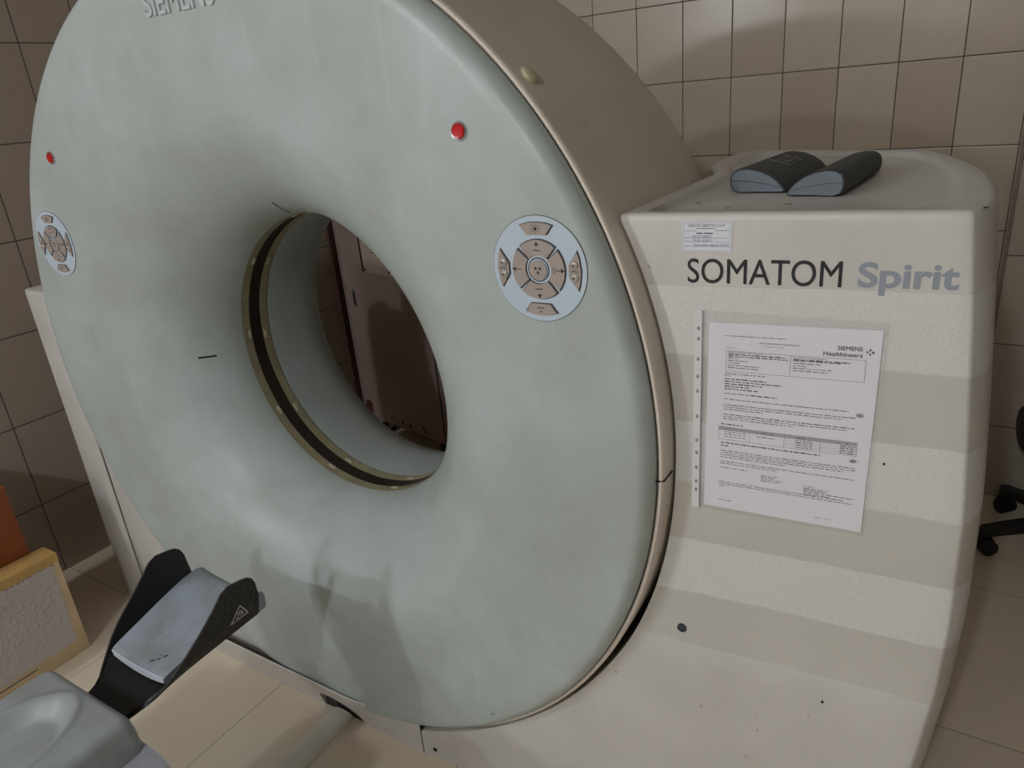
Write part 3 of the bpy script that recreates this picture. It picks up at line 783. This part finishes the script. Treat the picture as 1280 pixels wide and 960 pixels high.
def corner(x, y):   # round the plan corner at the head end
    cx, cy, R = .1385-.022, -.5375-.022, .022
    if abs(x) > cx and y > cy:
        dx = abs(x)-cx; dy = y-cy; m = max(dx, dy); l = hypot(dx, dy)
        if l > 1e-9: k = m/l; return (math.copysign(cx+dx*k, x), cy+dy*k)
    return (x, y)
rows = []
for y in ys:
    rows.append([corner(x, y)+(mat_z(x, y),) for x in xs_])
mb = MB().loft(rows, False, False, False)
e = rows[0]+[r[-1] for r in rows[1:]]+rows[-1][-2::-1]+[r[0] for r in rows[-2:0:-1]]
lo = [(x*1.02, y+(.004 if y > -.6 else 0), .4925) for x, y, z in e]; mid = [(x*1.012, y+(.0025 if y > -.6 else 0), .525) for x, y, z in e]
mb.loft([e, mid, lo], False, True, True)
lab(mb.build('mattress', 'vinyl', tab, smooth=60), 'grey vinyl mattress with an oval hollow')
for s in (1, -1):
    sec = [(.06, .4915), (.125, .4915), (.150, .4905), (.172, .486), (.190, .477), (.1985, .466), (.1995, .460), (.196, .456), (.185, .456), (.06, .4555)]
    rows = []
    for y, k in ((-.5320, .97), (-.5340, 1), (-.60, 1), (-1.2, 1), (-2.05, 1)):
        rows.append([(s*(x if x < .15 else .15+(x-.15)*k), y, z) for x, z in sec])
    MB().loft(rows).build('side_rail', 'rail', tab, smooth=40)
mb = MB().box(-.285, .285, -2.05, -.572, .395, .4545, bev=.012, seg=3); mb.build('table_deck', 'white', tab)
mb = MB().box(-.20, .20, -1.95, -.95, .0, .396, bev=.02, seg=3); mb.build('pedestal', 'cream', tab)

# ------------------------------------------------------------------ cable channel on the floor
rows = []
sec = [(-.041, .0005), (-.039, .006), (-.028, .0125), (-.012, .0150), (.005, .0150), (.021, .0125), (.032, .006), (.034, .0005)]
for y in (-.94, -.6, -.4, -.15, -.0062): rows.append([(x-.013, y, z) for x, z in sec])
ch = MB().loft(rows).build('cable_channel', 'channel', None, smooth=60)
ch['label'] = 'flat cream cable channel running along the floor into the scanner skirt'; ch['category'] = 'cable channel'

# ------------------------------------------------------------------ cartons by the left wall
b1 = thing('carton', 'tan cardboard box with a clear plastic covered front', 'box', (-.98, -.5, 0))
mb = MB().box(-1.012, -.939, -.95, -.180, .0, .346, bev=.002); body = mb.build('body', 'carton_side', b1)
MB().box(-1.013, -.9375, -.951, -.1785, .322, .349, bev=.0015).build('lid', 'carton', b1)
rng = random.Random(3); n1, n2 = 120, 48
rows = []
for j in range(n2+1):
    v = j/n2
    rows.append([(-.9372+(.0042*rng.random()**2*(.35+.65*(1 if (i/n1-.8)**2*6+(j/n2-.6)**2*2.4 < .16 or rng.random() > .75 else 0)) if 0 < i < n1 and 0 < j < n2 else 0), -.90+i/n1*(.702-.012*(1-v)), .048+v*.272) for i in range(n1+1)])
mb = MB().loft(rows, False, False, False)
e = rows[0]+[r[-1] for r in rows[1:]]+rows[-1][-2::-1]+[r[0] for r in rows[-2:0:-1]]
mb.loft([e, [(-.939, y, z) for x, y, z in e]], False, True, True)
lab(mb.build('plastic_wrap', 'wrap', b1, smooth=25), 'crinkled clear plastic over the box front')
mb = MB()
for k in range(16): mb.box(-.9376, -.9370, -.44+k*.0155, -.44+k*.0155+.011, .3165, .3195)
mb.build('printed_edge', 'tape', b1)
MB().box(-.9384, -.9372, -.70, -.33, .0335, .0375).build('printed_line', 'greymark', b1)
b2 = thing('carton', 'bright orange cardboard box standing behind the tan plastic fronted box', 'box', (-1.2, -.6, 0))
mb = MB().box(-1.36, -1.02, -.95, -.214, .0, .56, bev=.003); mb.build('body', 'orange', b2)
MB().box(-1.36, -1.02, -.95, -.2135, .558, .572, bev=.002).build('lid', 'orange', b2)

# ------------------------------------------------------------------ steel cabinet seen through the bore
ang = radians(-11.75)
cab = thing('equipment_cabinet', 'grey brown steel cabinet on casters seen through the scanner bore', 'cabinet', (-1.178, 1.362, 0), ang, local=True)
mb = MB().box(0, .615, .004, .48, .100, 1.25, bev=.004); mb.build('body', 'steel', cab)
mb = MB().box(.024, .598, -.0015, .006, .112, 1.235, bev=.0015); mb.build('front_panel', 'steel', cab)
for a, b in ((.016, .024), (.598, .603)): MB().box(a, b, .002, .0045, .112, 1.235).build('panel_gap', 'seam', cab)
mb = MB().box(.080, .105, -.005, .002, .655, .742, bev=.002); mb.box(.087, .098, -.0065, -.004, .668, .728, 1); mb.build('latch', ['chrome', 'seam'], cab)
pl = MB().box(.205, .520, -.006, .0, .829, 1.06, bev=.001); pl.box(.188, .205, -.0035, .0, .829, 1.06, 1); pl = pl.build('name_plate', ['plate', 'seam'], cab)
for x, z in ((.217, .842), (.385, .846), (.505, .842)):
    MB().cyl(.0065, .0065, 0, .001, 14, 0, Matrix.Translation((x, -.006, z)) @ Matrix.Rotation(pi/2, 4, 'X')).build('plate_screw', 'ink', pl, smooth=0)
MB().cyl(.02, .02, 0, .003, 24, 0, Matrix.Translation((.385, -.006, .90)) @ Matrix.Rotation(pi/2, 4, 'X')).build('key_hole', 'ink', pl, smooth=0)
mb = MB().box(.270, .312, -.0068, -.006, .9195, .9225)
vs, fs = text_mesh('ti', w=.018, h=.024)
mb.add([(.274+u, -.0068, .929+v) for u, v, d in vs], fs)
mb.build('plate_lettering', 'ink', pl, smooth=0)
r2 = random.Random(5)
def blot(cx, cz, r, k=0):
    n = 18; MB().add([(cx+r*(.6+.6*r2.random())*cos(2*pi*i/n), -.0021-.0001*k, cz+r*(.6+.6*r2.random())*sin(2*pi*i/n)) for i in range(n)], [list(range(n))]).build('rust_patch', 'rust', cab, smooth=0)
blot(.055, .165, .034); blot(.07, .14, .02, 1); blot(.04, .135, .015, 2)
for k in range(6): blot(.22+.35*r2.random(), .125+.03*r2.random(), .005+.006*r2.random(), k)
for x, y in ((.09, .07), (.53, .07), (.09, .42), (.53, .42)):
    X = Matrix.Translation((x, y, .036)) @ Matrix.Rotation(pi/2, 4, 'Y')
    c = MB().cyl(.036, .036, -.014, .014, 24, 0, X); c.box(x-.02, x+.02, y-.006, y+.024, .07, .1005, 1); c.box(x-.021, x-.0155, y-.01, y+.02, .03, .085, 1); c.box(x+.0155, x+.021, y-.01, y+.02, .03, .085, 1)
    c.build('caster', ['rubber', 'steel'], cab, smooth=40)

# ------------------------------------------------------------------ swivel chair at the right edge
chr_ = thing('swivel_chair', 'black swivel chair on a five star caster base behind the cream cabinet', 'chair', (1.62, 1.555, 0), 0, local=True)
hub = MB().cyl(.04, .032, .075, .13, 24); hub.cyl(.024, .024, .13, .36, 20); hub.build('gas_column', 'chair_black', chr_, smooth=40)
for k in range(5):
    a = radians(206+72*k); X = Matrix.Rotation(a, 4, 'Z')
    mb = MB().loft([[(x, y*w, z+dz) for y, dz in ((-1, -.010), (-.8, .012), (.8, .012), (1, -.010), (.8, -.018), (-.8, -.018))] for x, w, z in ((.02, .032, .108), (.10, .029, .104), (.20, .024, .092), (.262, .019, .082), (.272, .010, .080))], X=X)
    lg = mb.build('base_leg', 'chair_black', chr_, smooth=40)
    XX = X @ Matrix.Translation((.248, 0, 0))
    c = MB()
    for s in (-.014, .014): c.cyl(.026, .026, -.009, .009, 22, 0, XX @ Matrix.Translation((0, s, .026)) @ Matrix.Rotation(pi/2, 4, 'X'))
    c.cyl(.007, .007, .03, .07, 10, 0, XX); c.box(-.012, .02, -.024, .024, .04, .058, bev=.004, X=XX)
    c.build('caster', 'rubber', lg, smooth=40)
rows = []
for k, z in ((.55, .355), (.82, .36), (.97, .375), (1.0, .395), (.99, .42), (.93, .44), (.8, .448), (.4, .45)):
    rows.append([(.195*k*(abs(cos(t))**.6)*math.copysign(1, cos(t)), .195*k*(abs(sin(t))**.6)*math.copysign(1, sin(t)), z) for t in [2*pi*i/48 for i in range(48)]])
MB().loft(rows).build('seat', 'chair_black', chr_, smooth=60)
rows = []
for z, w in ((.55, .15), (.58, .18), (.66, .195), (.78, .19), (.88, .17), (.91, .13)):
    rows.append([(x_, y_*w, z) for x_, y_ in ((.235, -1), (.25, -.6), (.256, 0), (.25, .6), (.235, 1), (.205, .95), (.222, .5), (.226, 0), (.222, -.5), (.205, -.95))])
MB().loft(rows).build('backrest', 'chair_black', chr_, smooth=50)
MB().loft([[(x, -.03, z-t), (x, .03, z-t), (x+t2, .03, z+t), (x+t2, -.03, z+t)] for x, z, t, t2 in ((.02, .345, .006, 0), (.16, .345, .006, 0), (.24, .37, .006, -.006), (.26, .45, .004, -.010), (.252, .62, .003, -.010))]).build('back_support', 'chair_black', chr_, smooth=40)

# ------------------------------------------------------------------ the room
XL, YB, CE = -1.45, 2.2, 3.05
XR, YF = 5.0, -4.6
def slab(x0, x1, y0, y1, z0, z1): return MB().box(x0, x1, y0, y1, z0, z1)
struct('floor', slab(XL-.1, XR+.1, YF-.1, YB+.1, -.1, 0), 'floor', smooth=0)
struct('ceiling', slab(XL-.1, XR+.1, YF-.1, YB+.1, CE, CE+.1), 'ceiling', smooth=0)
struct('wall_back', slab(XL-.1, XR+.1, YB, YB+.1, 0, CE), 'wall_back', smooth=0)
struct('wall_left', slab(XL-.1, XL, YF, YB, 0, CE), 'wall_left', smooth=0)
struct('wall_right', slab(XR, XR+.1, YF, YB, 0, CE), 'darkplaster', smooth=0)
struct('wall_front', slab(XL-.1, XR+.1, YF-.1, YF, 0, CE), 'plaster', smooth=0)
mb = MB()
mb.add([(1.337, 1.83, 0), (XR, 1.83, 0), (XR, 1.83, CE), (1.337, 1.83, CE)], [[0, 1, 2, 3]], 0)
mb.add([(1.337, YB, 0), (1.337, 1.83, 0), (1.337, 1.83, CE), (1.337, YB, CE)], [[0, 1, 2, 3]], 1)
struct('wall_column', mb, ['wall_colf', 'wall_cols'], smooth=0, recalc=False)
struct('trim_1', slab(XL, XL+.018, 1.575, 1.605, 0, 2.0), 'trim', smooth=0)
struct('shade_panel_1', slab(XL, XL+.006, 1.605, YB, 0, 2.0), 'darkshade', smooth=0)  # dark sheet standing in for the shade on the wall beside the cabinet

# ------------------------------------------------------------------ lamps
def area(name, loc, size, power, target=None, col=(.90, .965, 1.03), sy=None):
    l = bpy.data.lights.new(name, 'AREA'); l.energy = power; l.color = col
    l.shape = 'RECTANGLE' if sy else 'DISK'; l.size = size
    if sy: l.size_y = sy
    o = bpy.data.objects.new(name, l); COL.objects.link(o); o.location = loc
    d = Vector(target)-Vector(loc) if target else Vector((0, 0, -1))
    o.rotation_euler = d.to_track_quat('-Z', 'Y').to_euler()
    return o
def bulb(name, loc, power, rad=.09, col=(.90, .965, 1.03)):
    l = bpy.data.lights.new(name, 'POINT'); l.energy = power; l.color = col; l.shadow_soft_size = rad
    o = bpy.data.objects.new(name, l); COL.objects.link(o); o.location = loc; return o
bulb('ceiling_lamp', (.97, -3.4, 2.88), 285, .06)
bulb('ceiling_lamp', (-1.32, -3.4, 2.88), 235, .06)
area('wall_lamp', (-1.30, -3.9, 2.16), .30, 60, (0, 0, 1.2), sy=.10)
w = bpy.data.worlds.new('World'); SC.world = w; w.use_nodes = True
w.node_tree.nodes['Background'].inputs[0].default_value = (.9, .95, 1, 1)
w.node_tree.nodes['Background'].inputs[1].default_value = .02

# ------------------------------------------------------------------ camera
F, yaw, pitch, roll = 907.155, .589365, .377186, -.093168
cp = Vector((1.24841, -.95123, 1.4835))
f = Vector((-sin(yaw)*cos(pitch), cos(yaw)*cos(pitch), -sin(pitch)))
r = Vector((cos(yaw), sin(yaw), 0)); u = r.cross(f)
r2_ = r*cos(roll)+u*sin(roll); u2 = -r*sin(roll)+u*cos(roll)
cd = bpy.data.cameras.new('Camera'); cam = bpy.data.objects.new('Camera', cd); COL.objects.link(cam)
cd.sensor_fit = 'HORIZONTAL'; cd.sensor_width = 36; cd.lens = F/1280*36; cd.clip_start = .02
mw = Matrix((r2_, u2, -f)).transposed().to_4x4(); mw.translation = cp
cam.matrix_world = mw
SC.camera = cam
vs_ = SC.view_settings
vs_.view_transform = 'Standard'; vs_.look = 'None'; vs_.gamma = 1; vs_.use_curve_mapping = False
vs_.exposure = -1.68
